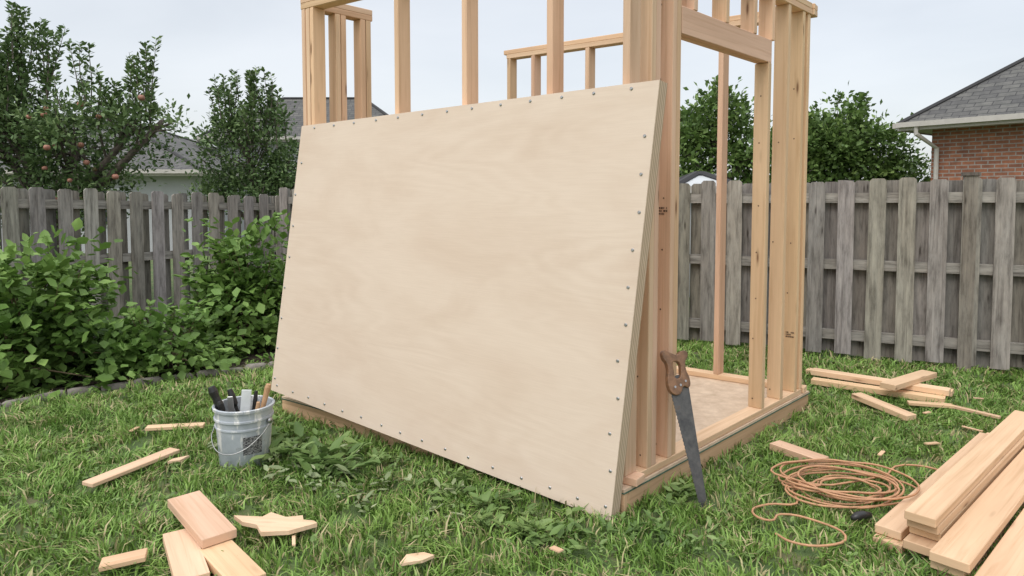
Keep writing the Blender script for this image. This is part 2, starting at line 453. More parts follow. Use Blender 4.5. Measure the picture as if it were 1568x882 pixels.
def stamp(c,u,v,n,w,h):
    for r in range(3):
        x=-w/2
        while x<w/2:
            l=random.uniform(.004,.014)
            if random.random()<.8:
                p=c+u*x+v*(h*(r-1)/2.4)+n*.0012
                mb.add([p,p+u*l,p+u*l+v*h*.26,p+v*h*.26],[(0,1,2,3)])
            x+=l+.003
stamp(W(.045,.345,1.42)-e2*.002,sout*.9,Z,-e2,.05,.035)
stamp(W(.045,1.98,.55)-e2*.002,sout*.9,Z,-e2,.05,.035)
fix(mb.obj('grade_stamp',[M_stamp],recalc=False))
mb=MB()
def dot(p,n,r=.005):
    t1=n.cross(Z).normalized(); t2=n.cross(t1)
    ring=[p+n*.0012+t1*r*math.cos(k*math.pi/3)+t2*r*math.sin(k*math.pi/3) for k in range(6)]
    mb.add(ring,[tuple(range(6))])
for b_,h1 in ((.155,2.6),(.345,2.6),(1.46,2.25),(1.74,2.6),(1.98,2.6)):
    z=.22
    while z<h1:
        dot(W(.02+random.uniform(0,.05),b_,z),-e2); z+=random.uniform(.25,.4)
fix(mb.obj('nail_heads',[M_stamp],recalc=False))

# ---------------------------------------------------------------- plywood sheet
BR=V((.451,3.056,.012)); BL=V((-1.62,4.54,.199)); TL=V((-1.359,4.467,1.951)); TR=V((.645,3.030,2.007))
def Q(u,v): return BL.lerp(BR,u).lerp(TL.lerp(TR,u),v)
nf=(BR-BL).cross(TL-BL).normalized()
if nf.y>0: nf=-nf
T=.088
mb=MB(); nu,nv=16,12
vs=[];fs=[];uv=[]
for j in range(nv+1):
    for i in range(nu+1): vs.append(Q(i/nu,j/nv)+nf*.006*math.sin(math.pi*i/nu)*math.sin(math.pi*j/nv))
for j in range(nv):
    for i in range(nu):
        a=j*(nu+1)+i; fs.append((a,a+1,a+nu+2,a+nu+1))
        uv.append([(i/nu*2.5,j/nv*1.9),((i+1)/nu*2.5,j/nv*1.9),((i+1)/nu*2.5,(j+1)/nv*1.9),(i/nu*2.5,(j+1)/nv*1.9)])
mb.add(vs,fs,uv,0)
bk=[Q(0,0)-nf*T,Q(1,0)-nf*T,Q(1,1)-nf*T,Q(0,1)-nf*T]; ft=[Q(0,0),Q(1,0),Q(1,1),Q(0,1)]
mb.add(bk,[(0,3,2,1)],[[(0,0),(0,1.9),(2.5,1.9),(2.5,0)]],0)
for i in range(4):
    j=(i+1)%4; L=(ft[j]-ft[i]).length
    mb.add([ft[i],ft[j],bk[j],bk[i]],[(0,1,2,3)],[[(0,0),(L,0),(L,1),(0,1)]],1)
sheet=mb.obj('plywood_sheet',[M_ply,M_plyedge],recalc=False)
mb=MB()
pts=[]
for i in range(13): pts.append(((i+.5)/13*.96+.02,.988))
for i in range(11): pts.append((.985-.003*random.random(),.03+i/10.6*.9))
for i in range(15): pts.append((.02+i/15.4,.022+.004*random.random()))
for i in range(8): pts.append((.012,.05+i/8*.93))
for u,v in pts:
    u+=random.uniform(-.006,.006)
    p=Q(u,v)+nf*.001; t1=nf.cross(Z).normalized(); t2=nf.cross(t1)
    r=.0085; ring=[p+t1*r*math.cos(k*math.pi/4)+t2*r*math.sin(k*math.pi/4) for k in range(8)]
    ring2=[p+nf*.004+(x-p)*.6 for x in ring]
    mb.add(ring+ring2,[(k,(k+1)%8,8+(k+1)%8,8+k) for k in range(8)]+[tuple(range(8,16))])
mb.obj('screw_heads',[M_steel],parent=sheet)

# ---------------------------------------------------------------- fences
def fence(name,p0,p1,z0,z1,side,postz=None):
    par=empty(name,(p0[0],p0[1],0)); inv=Matrix.Translation(-V((p0[0],p0[1],0)))
    a=V((*p0,0)); b_=V((*p1,0)); L=(b_-a).length; d=(b_-a).normalized(); n=V((-d.y,d.x,0))*side
    mb=MB()
    def picket(s,off,w,t,zt,br=1.0):
        k=random.uniform(.80,1.22)*br; tint=(k,k*random.uniform(.97,1.02),k*random.uniform(.92,1.05))
        tl=random.uniform(-.010,.010); c=.022
        o=a+d*s+n*off; zb=random.uniform(.02,.06)
        prof=[(-w/2,zb),(w/2,zb),(w/2+tl,zt-c),(w/2-c+tl,zt),(-w/2+c+tl,zt),(-w/2+tl,zt-c)]
        vs=[o+d*x+Z*z+n*t/2 for x,z in prof]+[o+d*x+Z*z-n*t/2 for x,z in prof]
        ou,ov=random.uniform(0,50),random.uniform(0,50)
        u=[(ou+z,ov+x) for x,z in prof]
        fs=[tuple(range(6)),tuple(range(6,12))[::-1]]; uvs=[u,u[::-1]]
        for i in range(6):
            j=(i+1)%6; fs.append((i,j,j+6,i+6)); uvs.append([u[i],u[j],(u[j][0],u[j][1]+.02),(u[i][0],u[i][1]+.02)])
        mb.add(vs,fs,uvs,0,tint)
    s=.1;pitch=.243
    while s<L:
        z=z0+(z1-z0)*s/L
        picket(s,.036,.136,.018,z+random.uniform(-.018,.018))
        picket(s+pitch/2,-.05,.136,.018,z+random.uniform(-.03,-.005),.78)  # back boards: darker tint paints in the shade seen through the gaps
        s+=pitch+random.uniform(-.008,.008)
    o=mb.obj('pickets',[M_fence]); o.parent=par; o.matrix_parent_inverse=inv
    mb=MB()
    for zz in (.22,.86,1.46):
        nseg=max(1,round(L/2.4))
        for i in range(nseg):
            f0,f1=i/nseg,(i+1)/nseg
            k=random.uniform(.85,1.1)
            h0=zz*(z0+(z1-z0)*f0)/1.62; h1=zz*(z0+(z1-z0)*f1)/1.62
            mb.beam(a+d*(L*f0+.004)+Z*h0,a+d*(L*f1-.004)+Z*h1,Z,.09,.045,0,(k,k,k))
    o=mb.obj('rails',[M_fence]); o.parent=par; o.matrix_parent_inverse=inv
    mb=MB(); nseg=max(1,round(L/2.4))
    for i in range(nseg+1):
        f=i/nseg; p=a+d*L*f-n*.11
        zt=(z0+(z1-z0)*f)+.0
        k=.8; mb.beam(p,p+Z*zt,d,.09,.09,0,(k,k,k))
    if postz:
        for s in postz:
            p=a+d*s+n*.0
            mb.beam(p-Z*0,p+Z*(z0+.07),d,.10,.096,0,(.75,.72,.68)); mb.beam(p+Z*(z0+.072),p+Z*(z0+.10),d,.125,.12,0,(.5,.47,.45))
    o=mb.obj('posts',[M_fence]); o.parent=par; o.matrix_parent_inverse=inv
corner=(-3.15,9.3)
fence('wooden_fence',(-7.6,1.9),corner,1.73,1.50,-1)
fence('wooden_fence.001',corner,(9.2,3.26),1.60,1.69,-1,postz=[7.85])

# ---------------------------------------------------------------- foliage
def rand_unit(n): return nrm(rng.normal(size=(n,3)))
def tree(name,base,trunk_h,trunk_r,blobs,nclus,per,sig,leaf,mat,shoots=0,shoot_len=(.4,.9),apples=0,upbias=.3,extra=(),ratio=.52):
    par=empty(name,(base[0],base[1],0)); inv=Matrix.Translation(-V((base[0],base[1],0)))
    bm_=MB(); b0=V((*base,0)); top=b0+V((.05,.02,trunk_h))
    bm_.tube([b0,b0.lerp(top,.5)+V((.04,0,0)),top],[trunk_r*1.25,trunk_r,trunk_r*.85],9)
    vol=np.array([bl[3]*bl[4]*bl[5] for bl in blobs]); pr=vol/vol.sum()
    Cs=[]
    for _ in range(nclus):
        bl=blobs[rng.choice(len(blobs),p=pr)]
        u=rand_unit(1)[0]*(rng.uniform(.15,1)**.45)
        Cs.append([bl[0]+u[0]*bl[3],bl[1]+u[1]*bl[4],bl[2]+u[2]*bl[5]])
    Cs=np.array(Cs)
    limbs=[]
    for bl in blobs:
        c=V(bl[:3]); m=top.lerp(c,.5)+V((random.uniform(-.1,.1),random.uniform(-.1,.1),-.05))
        bm_.tube([top-Z*.05,m,c],[trunk_r*.7,trunk_r*.5,trunk_r*.3],7); limbs.append((m,c))
    for cpt in Cs[::2]:
        c=V(cpt); m,e=min(limbs,key=lambda q:(q[1]-c).length); s=m.lerp(e,random.uniform(.3,1))
        mid=s.lerp(c,.5)+V((random.uniform(-.06,.06),random.uniform(-.06,.06),.04))
        bm_.tube([s,mid,c],[trunk_r*.2,trunk_r*.13,.004],4,cap=False)
    c_=[];d_=[];n_=[];col_=[]
    for cpt in Cs:
        k=int(per*rng.uniform(.5,1.4)); off=rng.normal(0,1,(k,3))*sig*rng.uniform(.6,1.3)*np.array([1,1,.8])
        pts=cpt+off; tone=rng.normal(0,.15)
        dd=nrm(off)+rand_unit(k)*.9+np.array([0,0,upbias]); c_.append(pts); d_.append(dd)
        n_.append(rand_unit(k)*.6+np.array([0,0,.8])); col_.append(np.clip(.45+tone+rng.normal(0,.19,k),0,1))
    tips=Cs[np.argsort(-Cs[:,2]-rng.uniform(0,.9,len(Cs)))][:max(1,shoots)]
    sh=[]
    for i in range(shoots):
        t=tips[i%len(tips)]+rng.normal(0,.08,3); sh.append((V(t),rng.uniform(*shoot_len)))
    for x,y_,z0,z1 in extra: sh.append((V((x,y_,z0)),z1-z0))
    for s,ln in sh:
        tilt=rng.normal(0,.10,2)
        e=s+V((tilt[0]*ln,tilt[1]*ln,ln)); bend=V((rng.normal(0,.03),0,0))
        bm_.tube([s,s.lerp(e,.5)+bend,e],[.012,.008,.003],4,cap=False)
        k=int(ln*95); tt=rng.uniform(0,1,k)**.8
        pts=np.array(s)[None]*(1-tt)[:,None]+np.array(e)[None]*tt[:,None]
        out=rand_unit(k)*np.array([1,1,.2]); dd=nrm(out)+np.array([0,0,.6])
        c_.append(pts+out*.012); d_.append(dd); n_.append(rand_unit(k)*.5+np.array([0,0,.6])); col_.append(np.clip(.5+rng.normal(0,.2,k),0,1))
    c=np.concatenate(c_);d=np.concatenate(d_);n=np.concatenate(n_);col=np.concatenate(col_)
    L=rng.uniform(.7,1.25,len(c))*leaf
    v,f,cc=leaf_arrays(c,d,n,L,L*ratio,col,low=True)
    o=np_mesh('foliage',v,f,{'col':cc},mat); o.parent=par; o.matrix_parent_inverse=inv
    o=bm_.obj('trunk_and_limbs',[M_bark],smooth=True); o.parent=par; o.matrix_parent_inverse=inv
    if apples:
        ab=MB()
        sel=Cs[(Cs[:,1]<base[1]-.1)&(Cs[:,2]<2.9)]
        for i in range(apples):
            p=V(sel[rng.integers(len(sel))])+V(rng.normal(0,.1,3))+V((.0,-.16,-.05)); r=random.uniform(.028,.042)
            prof=[(0.001,-r*.85),(r*.5,-r*.82),(r*.9,-r*.4),(r,.0),(r*.92,r*.45),(r*.55,r*.82),(r*.2,r*.75),(.001,r*.6)]
            ab.lathe(prof,10,p)
        o=ab.obj('apples',[M_apple],smooth=True); o.parent=par; o.matrix_parent_inverse=inv
    return par
ex=[(-6.45,9.0,3.0,3.95),(-5.95,9.0,2.8,3.6),(-5.4,8.9,2.6,3.45),(-4.62,8.9,2.4,3.45),(-4.9,8.9,2.4,3.3),(-6.1,9.0,2.9,3.7),(-5.1,8.9,2.3,3.0),(-6.7,9,3,3.6),(-7.0,9,3.0,3.8)]
ex=[(x+rng.normal(0,.05),y_+rng.normal(0,.08),z0+rng.normal(0,.05),z1+rng.normal(0,.05)) for x,y_,z0,z1 in ex for _ in range(3)]
tree('apple_tree',(-6.1,9.0),1.2,.11,[(-6.6,9.0,2.35,1.0,.8,.90),(-5.55,8.9,2.15,.9,.8,.75),(-7.2,9.1,2.7,.9,.8,.9),(-4.85,8.9,2.4,.50,.6,.45),(-6.2,9.0,1.5,1.2,.7,.5),(-4.45,8.8,2.45,.38,.3,.16)],
     310,58,.13,.08,M_leafA,shoots=60,shoot_len=(.3,.75),apples=30,extra=ex)
ex=[(x+rng.normal(0,.05),10.8,2.3+rng.normal(0,.1),z1+rng.normal(0,.06)) for x,z1 in ((-4.5,3.3),(-4.15,3.4),(-3.85,3.35),(-3.6,3.0),(-4.0,3.45)) for _ in range(2)]
tree('apple_tree.001',(-4.05,10.8),1.1,.08,[(-4.15,10.8,2.2,.72,.6,.75),(-3.9,10.7,1.7,.75,.6,.5),(-4.6,10.9,1.6,.5,.6,.4),(-3.4,10.8,1.7,.5,.5,.7)],
     150,60,.12,.08,M_leafA,shoots=30,shoot_len=(.3,.7),extra=ex)
tree('garden_tree',(4.2,14.2),1.5,.12,[(4.15,14.2,2.7,.85,.7,.9),(3.6,14.2,2.4,.6,.6,.7),(4.8,14.1,2.3,.6,.6,.8),(4.2,14.2,1.6,1.2,.7,.5)],
     140,64,.17,.12,M_leafB,shoots=16,shoot_len=(.15,.4),ratio=.66)
tree('garden_tree.001',(7.7,16.2),1.5,.14,[(7.5,16.2,2.75,.9,.8,.95),(8.4,16.2,2.5,.8,.8,.8),(6.9,16.2,2.3,.8,.8,.8),(9.3,16.4,1.8,.8,.7,.55),(8.0,16.2,1.5,1.9,.8,.5)],
     230,72,.19,.13,M_leafB,shoots=22,shoot_len=(.15,.45),ratio=.66)

def bush(name,cx,cy,rx,ry,h,ncl,per,leaf,mat,stems=16,sig=.09,sprigs=14):
    par=empty(name,(cx,cy,0)); inv=Matrix.Translation(-V((cx,cy,0)))
    sb=MB(); c_=[];d_=[];n_=[];col_=[]
    for i in range(ncl):
        u=rand_unit(1)[0]; u[2]=abs(u[2])*1.0; r=rng.uniform(.35,1)**.45
        wob=.97+.20*math.sin(5*math.atan2(u[1],u[0])+cx)+.14*math.sin(9*u[0]+cy)+rng.normal(0,.07)
        cpt=np.array([cx+u[0]*rx*r*wob,cy+u[1]*ry*r*wob,max(.05,u[2]*h*r*wob*.95)])
        if i<stems:
            s=V((cx+rng.normal(0,.1),cy+rng.normal(0,.1),0)); e=V(cpt)
            sb.tube([s,s.lerp(e,.5)+V((0,0,.12)),e],[.012,.009,.004],5,cap=False)
        k=int(per*rng.uniform(.6,1.3)); off=rng.normal(0,sig,(k,3))*np.array([1,1,.6]); tone=rng.normal(0,.13)
        c_.append(cpt+off); outw=nrm(np.array([[u[0],u[1],u[2]*.3]])) 
        d_.append(outw*.8+rand_unit(k)*.8+np.array([0,0,-.1])); n_.append(outw*.4+rand_unit(k)*.5+np.array([0,0,.9]))
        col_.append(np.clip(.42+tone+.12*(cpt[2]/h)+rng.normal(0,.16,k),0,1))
    for i in range(sprigs):
        a=rng.uniform(0,2*np.pi); rr=rng.uniform(.2,.95); s=np.array([cx+rx*rr*np.cos(a),cy+ry*rr*np.sin(a),h*math.sqrt(max(0,1-rr*rr))*.8])
        e=s+np.array([np.cos(a)*.18*rr,np.sin(a)*.18*rr,rng.uniform(.1,.26)])
        sb.tube([V(s),V(e)],[.006,.002],4,cap=False); k=13
        tt=rng.uniform(.1,1,k)[:,None]; c_.append(s*(1-tt)+e*tt); d_.append(rand_unit(k)*np.array([1,1,.4])+np.array([0,0,.2])); n_.append(rand_unit(k)*.4+np.array([0,0,.9])); col_.append(np.clip(.68+rng.normal(0,.15,k),0,1))
    c=np.concatenate(c_);d=np.concatenate(d_);n=np.concatenate(n_);col=np.concatenate(col_)
    c[:,2]=np.maximum(c[:,2],.02)
    L=rng.uniform(.55,1.3,len(c))*leaf
    v,f,cc=leaf_arrays(c,d,n,L,L*.74,col)
    o=np_mesh('leaves',v,f,{'col':cc},mat); o.parent=par; o.matrix_parent_inverse=inv
    o=sb.obj('stems',[M_stem],smooth=True); o.parent=par; o.matrix_parent_inverse=inv
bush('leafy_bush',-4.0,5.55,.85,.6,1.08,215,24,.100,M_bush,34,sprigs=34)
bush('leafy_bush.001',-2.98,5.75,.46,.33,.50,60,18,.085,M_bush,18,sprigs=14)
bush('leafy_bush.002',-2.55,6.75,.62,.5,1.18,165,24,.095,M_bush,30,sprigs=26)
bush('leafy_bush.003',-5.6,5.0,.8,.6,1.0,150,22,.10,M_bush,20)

def weeds(name,spots,leaf,mat,nl=9,low=.35,ratio=.42):
    c_=[];d_=[];n_=[];L_=[]
    for (x,y,s) in spots:
        k=int(nl*rng.uniform(.6,1.4)); a=rng.uniform(0,2*np.pi,k)
        dd=np.stack([np.cos(a),np.sin(a),rng.uniform(low-.3,low+.5,k)],1)
        p=np.array([[x,y,.015]])+rng.normal(0,.035*s,(k,3))*np.array([1,1,.0])+np.array([0,0,1])*rng.uniform(.0,.07*s,(k,1))
        c_.append(p); d_.append(dd); n_.append(rand_unit(k)*.4+np.array([0,0,1])); L_.append(rng.uniform(.5,1.2,k)*leaf*s)
    c=np.concatenate(c_);d=np.concatenate(d_);n=np.concatenate(n_);L=np.concatenate(L_)
    v,f,cc=leaf_arrays(c,d,n,L,L*ratio,np.clip(rng.normal(.5,.22,len(c)),0,1))
    np_mesh(name,v,f,{'col':cc},mat)
sp=[]
for i in range(34):
    a=rng.uniform(.1,1.5); p=C+e1*a+nout*rng.uniform(.16,.5); sp.append((p.x,p.y,rng.uniform(.4,.85)))
for i in range(40):
    a=rng.uniform(1.35,2.45); p=C+e1*a+nout*rng.uniform(.26,.6); sp.append((p.x,p.y,rng.uniform(.6,1.2)))
for i in range(9):
    p=C+e2*rng.uniform(-.1,.5)+sout*rng.uniform(.04,.16); sp.append((p.x,p.y,rng.uniform(.35,.6)))
for i in range(30):
    p=V((rng.uniform(-.5,.9),rng.uniform(2.75,3.0),0)); sp.append((p.x,p.y,rng.uniform(.3,.65)))
weeds('broadleaf_weeds',sp,.12,M_weed,8,.3)
sp=[]
for i in range(44):
    a=rng.uniform(.5,2.3); p=C+e1*a+nout*rng.uniform(.25,.75); sp.append((p.x,p.y,rng.uniform(.6,1.0)))
weeds('wilted_weeds',sp,.085,M_wilt,5,.15)
sp=[(rng.uniform(-3.2,3.6),rng.uniform(2.3,5.2),rng.uniform(.3,.6)) for i in range(420)]
weeds('clover_weeds',sp,.062,M_weed,8,.45,.62)
sp=[]
while len(sp)<170:
    x,y=rng.uniform(-6,-1.3),rng.uniform(4.2,8.5)
    if inbed(x,y): sp.append((x,y,rng.uniform(.6,1.3)))
weeds('bed_weeds',sp,.11,M_bush,10,.5)

# ---------------------------------------------------------------- houses
def hip_house(name,K,ang,w,dp,wallh,pitch,wallmat,over=.45,windows=(),spout=False):
    par=empty(name,(K[0],K[1],0)); par.rotation_euler=(0,0,ang)
    def add(mb,n,mats,**k):
        o=mb.obj(n,mats,**k); o.parent=par; return o
    mb=MB(); x0,x1,y0,y1=over,w-over,over,dp-over; zt=wallh-.08
    for (ax,ay,bx,by) in ((x0,y0,x1,y0),(x1,y0,x1,y1),(x1,y1,x0,y1),(x0,y1,x0,y0)):
        L=math.hypot(bx-ax,by-ay)
        mb.add([(ax,ay,0),(bx,by,0),(bx,by,zt),(ax,ay,zt)],[(0,1,2,3)],[[(0,0),(L,0),(L,zt),(0,zt)]])
    add(mb,'walls',[wallmat],recalc=False)
    r=min(w,dp)/2; zr=wallh+pitch*r
    if w>=dp: R0,R1=(r,dp/2,zr),(w-r,dp/2,zr)
    else: R0,R1=(w/2,r,zr),(w/2,dp-r,zr)
    mb=MB(); e=wallh
    A,B,C_,D_=(0,0,e),(w,0,e),(w,dp,e),(0,dp,e)
    def face(ps,o,u):
        uvs=[]
        o=V(o);u=V(u).normalized(); n=(V(ps[1])-V(ps[0])).cross(V(ps[2])-V(ps[0])).normalized(); vv=n.cross(u)
        for p in ps: uvs.append(((V(p)-o).dot(u),(V(p)-o).dot(vv)))
        mb.add(ps,[tuple(range(len(ps)))],[uvs])
    if w>=dp:
        face([A,B,R1,R0],A,(1,0,0)); face([C_,D_,R0,R1],C_,(-1,0,0)); face([B,C_,R1],B,(0,1,0)); face([D_,A,R0],D_,(0,-1,0))
    else:
        face([A,B,R0],A,(1,0,0)); face([C_,D_,R1],C_,(-1,0,0)); face([B,C_,R1,R0],B,(0,1,0)); face([D_,A,R0,R1],D_,(0,-1,0))
    add(mb,'roof',[M_shingle],recalc=False)
    mb=MB()
    for p,q in ((A,R0),(D_,R0 if w>=dp else R1),(B,R1 if w>=dp else R0),(C_,R1),(R0,R1)):
        if (V(p)-V(q)).length>.1: mb.tube([V(p)+Z*.01,V(q)+Z*.01],.05,6)
    add(mb,'ridge_caps',[M_shingle])
    mb=MB()
    for p,q in ((A,B),(B,C_),(C_,D_),(D_,A)):
        p=V(p);q=V(q); d_=(q-p).normalized(); o_=V((d_.y,-d_.x,0))
        mb.beam(p-Z*.07+o_*.012,q-Z*.07+o_*.012,Z,.14,.02,0,(1,1,1))
        mb.beam(p-Z*.03+o_*.075,q-Z*.03+o_*.075,Z,.10,.10,0,(1,1,1))
    mb.add([(.01,.01,e-.12),(w-.01,.01,e-.12),(w-.01,dp-.01,e-.12),(.01,dp-.01,e-.12)],[(0,3,2,1)])
    if spout:
        mb.tube([V((.35,-.06,e-.08)),V((.35,-.06,e-.22)),V((over+.12,over-.07,e-.5)),V((over+.12,over-.07,.05))],.045,8)
    add(mb,'gutter_and_soffit',[M_trim])
    if windows:
        mb=MB(); mg=MB()
        for x,z,ww,hh in windows:
            y=over-.02
            mb.beam((x,y,z-hh/2-.05),(x,y,z+hh/2+.05),(1,0,0),ww+.14,.06,0,(1,1,1))
            mg.beam((x,y-.035,z-hh/2),(x,y-.035,z+hh/2),(1,0,0),ww,.01,0,(1,1,1))
        add(mb,'window_frames',[M_white]); add(mg,'window_glass',[M_glass])
    return par
hip_house('brick_house',(7.84,14.0),math.atan2(-.79,.616),11,9,2.95,.76,M_brick,windows=((4.5,1.4,1.2,1.2),(8,1.4,1.2,1.2)),spout=True)
hip_house('neighbour_house',(-22.3,17.5),0,14.4,10,2.15,.38,M_siding,windows=((11.5,1.2,1,.9),(8,1.2,1,.9)))
hip_house('neighbour_house.001',(-10.5,23),0,7.3,4.4,3.45,.72,M_siding,windows=((3,1.8,1,1),))
g=hip_house('garden_shed',(2.35,10.0),0,1.0,.9,1.62,.45,M_siding,over=.08)
for ch in g.children:
    if ch.name.startswith('roof'): ch.data.materials[0]=M_pale

# ---------------------------------------------------------------- bucket with tools
bk_=empty('bucket',(-1.51,3.80,0))
mb=MB()
mb.lathe([(.001,.012),(.125,.012),(.13,.0),(.134,.006),(.1475,.215),(.153,.217),(.153,.226),(.149,.228),(.1515,.262),(.159,.264),(.159,.274),(.153,.276),(.1545,.315),(.164,.318),(.1655,.332),(.158,.336),(.150,.332),(.128,.03),(.001,.028)],48)
mb.obj('bucket_body',[M_bucket],parent=bk_,smooth=True).modifiers.new('es','EDGE_SPLIT').split_angle=math.radians(35)
mb=MB()
pts=[]
for k in range(25):
    t=math.pi*k/24
    x=.168*math.cos(t); dz=-math.sin(t)*.15; y_=-.155*math.sin(t)
    pts.append(V((x,y_,.25+dz)))
pts=[V((p.x,p.y-.012 if abs(p.x)<.15 else p.y,p.z)) for p in pts]
R_=Matrix.Rotation(math.radians(-14),3,'Z')
mb.tube([R_@p for p in pts],.0025,6)
for sx in (-1,1):
    p=R_@V((sx*.162,0,.25)); mb.tube([p-R_@V((sx*.008,0,0)),p+R_@V((sx*.01,0,0))],.016,10)
mb.obj('wire_handle',[M_steel],parent=bk_,smooth=True)
mb=MB(); g0=[]
for j in range(2):
    for i in range(7):
        a=math.radians(-72+i*7); z=.085+j*.10; r=.1335+.0135*z/.215*1.0+.0022
        g0.append((r*math.cos(a),r*math.sin(a),z))
mb.add(g0,[(i,i+1,i+8,i+7) for i in range(6)]); mb.obj('bucket_label',[M_label],parent=bk_,smooth=True)
mb=MB()
def tool(p0,p1,prof,mi,n=10):
    p0=V(p0);p1=V(p1); mb.tube([p0.lerp(p1,t) for t,_ in prof],[r for _,r in prof],n,mi)
tool((-.02,.0,.05),(-.165,-.04,.44),[(0,.012),(.6,.012),(.64,.020),(.72,.024),(.84,.021),(.93,.026),(1,.018)],0,12)
tool((.02,.05,.05),(-.10,.05,.40),[(0,.010),(.72,.010),(.76,.018),(.9,.020),(1,.014)],0)
tool((-.04,-.02,.06),(-.105,-.08,.37),[(0,.005),(.8,.005),(.82,.014),(.95,.015),(1,.009)],0)
tool((.03,.02,.05),(.13,.035,.435),[(0,.013),(.80,.015),(.95,.018),(1,.014)],1)
tool((.05,-.03,.05),(.105,-.06,.36),[(0,.010),(.85,.013),(1,.010)],1)
tool((.0,.08,.05),(-.02,.10,.37),[(0,.01),(.8,.013),(1,.010)],0)
tool((.0,.08,.05),(.03,.11,.375),[(0,.01),(.8,.013),(1,.010)],0)
mb.beam((.0,-.04,.06),(.03,-.03,.42),(1,.3,0),.052,.010,2,(1,1,1))
mb.beam((-.05,.0,.06),(-.06,-.04,.385),(1,.1,0),.03,.008,3,(1,1,1))
mb.obj('hand_tools',[M_black,M_tool,M_white,M_steel],parent=bk_,bevel=.002)

# ---------------------------------------------------------------- hand saw
tip=V((.915,3.18,.01)); hd=V((.805,3.385,.70))
saw=empty('hand_saw',tip)
ax=(hd-tip).normalized(); wd=V((.90,.43,0)); wd=(wd-ax*wd.dot(ax)).normalized(); nn=ax.cross(wd)
Rm=Matrix((wd,ax,nn)).transposed().to_4x4()
Ls=(hd-tip).length
mb=MB(); bl_len=Ls*.86
outline=[(.022,0),(.060,bl_len),(.0,bl_len+.01),(-.060,bl_len-.01)]
nt_=70
for i in range(nt_+1):
    t=i/nt_; x=-.060+(.060-.020)*t; yv=(bl_len-.01)*(1-t)
    outline.append((x-(.0035 if i%2 else 0),yv))
vs=[(x,y,.0008) for x,y in outline]+[(x,y,-.0008) for x,y in outline]; n=len(outline)
mb.add(vs,[tuple(range(n)),tuple(range(n,2*n))[::-1]]+[(i,(i+1)%n,n+(i+1)%n,n+i) for i in range(n)])
o=mb.obj('blade',[M_blade]); o.parent=saw; o.matrix_local=Rm
cu=bpy.data.curves.new('handle','CURVE'); cu.dimensions='2D'; cu.fill_mode='BOTH'; cu.extrude=.008; cu.bevel_depth=.005; cu.resolution_u=6
def spl(pts):
    s=cu.splines.new('BEZIER'); s.bezier_points.add(len(pts)-1); s.use_cyclic_u=True
    for p,q in zip(s.bezier_points,pts): p.co=(q[0],q[1],0); p.handle_left_type=p.handle_right_type='AUTO'
h0=bl_len-.075
spl([(-.054,h0+.005),(-.02,h0-.006),(.02,h0+.03),(.05,h0+.022),(.060,h0+.06),(.050,h0+.10),(.054,h0+.14),(.078,h0+.185),(.05,h0+.192),(.02,h0+.178),(-.02,h0+.190),(-.058,h0+.205),(-.066,h0+.175),(-.052,h0+.15),(-.050,h0+.11),(-.064,h0+.07),(-.066,h0+.03)])
spl([(-.022,h0+.068),(.012,h0+.068),(.026,h0+.10),(.026,h0+.14),(.002,h0+.155),(-.020,h0+.15),(-.026,h0+.11)])
ho=bpy.data.objects.new('handle_curve',cu); COL.objects.link(ho)
dg=bpy.context.evaluated_depsgraph_get(); me=bpy.data.meshes.new_from_object(ho.evaluated_get(dg))
bpy.data.objects.remove(ho); me.materials.clear(); me.materials.append(M_sawh)
o=bpy.data.objects.new('handle',me); COL.objects.link(o); o.parent=saw; o.matrix_local=Rm
mb=MB()
for x,y in ((-.035,h0+.03),(.0,h0+.035),(.035,h0+.05)):
    mb.tube([(x,y,-.015),(x,y,.015)],.006,10)
o=mb.obj('handle_bolts',[M_steel]); o.parent=saw; o.matrix_local=Rm

# ---------------------------------------------------------------- extension cord
pts=[]
cx,cy=1.64,3.30
ctrl=[(1.13,2.86),(1.17,2.79),(1.30,2.76),(1.42,2.84),(1.36,2.97),(1.22,3.04),(1.15,2.98),(1.10,3.06),(1.2,3.14),(1.34,3.15)]
for p in ctrl: pts.append((p[0],p[1],.055))
turns=10
for i in range(turns*14):
    a=i/14*2*math.pi+3.4; k=i//14
    r=.185+.075*math.sin(k*2.3+.3)+.022*math.sin(a*2+k)+.01*math.sin(a*3+2*k)
    ex_=1.2+.14*math.sin(k*1.7)
    pts.append((cx+.05*math.sin(k*3.1)+r*ex_*math.cos(a),cy+.045*math.cos(k*2.2)+r*.95*math.sin(a),.055+.012*(k%5)+random.uniform(0,.008)))
for p in [(1.9,3.45),(2.1,3.60),(2.25,3.52),(2.2,3.35),(2.0,3.2)]: pts.append((p[0],p[1],.06))
cu=bpy.data.curves.new('extension_cord','CURVE'); cu.dimensions='3D'; cu.bevel_depth=.0052; cu.bevel_resolution=2; cu.resolution_u=4
s=cu.splines.new('BEZIER'); s.bezier_points.add(len(pts)-1)
for p,q in zip(s.bezier_points,pts): p.co=q; p.handle_left_type=p.handle_right_type='AUTO'
cu.materials.append(M_cord)
co=bpy.data.objects.new('cord_curve',cu); COL.objects.link(co)
dg=bpy.context.evaluated_depsgraph_get(); me=bpy.data.meshes.new_from_object(co.evaluated_get(dg)); bpy.data.objects.remove(co)
cord=bpy.data.objects.new('extension_cord',me); COL.objects.link(cord)
mb=MB(); mb.tube([(1.52,2.99,.06),(1.55,3.0,.065),(1.58,3.01,.065),(1.62,3.02,.06)],[.01,.02,.02,.012],10)
mb.obj('cord_plug',[M_black],parent=cord,smooth=True)

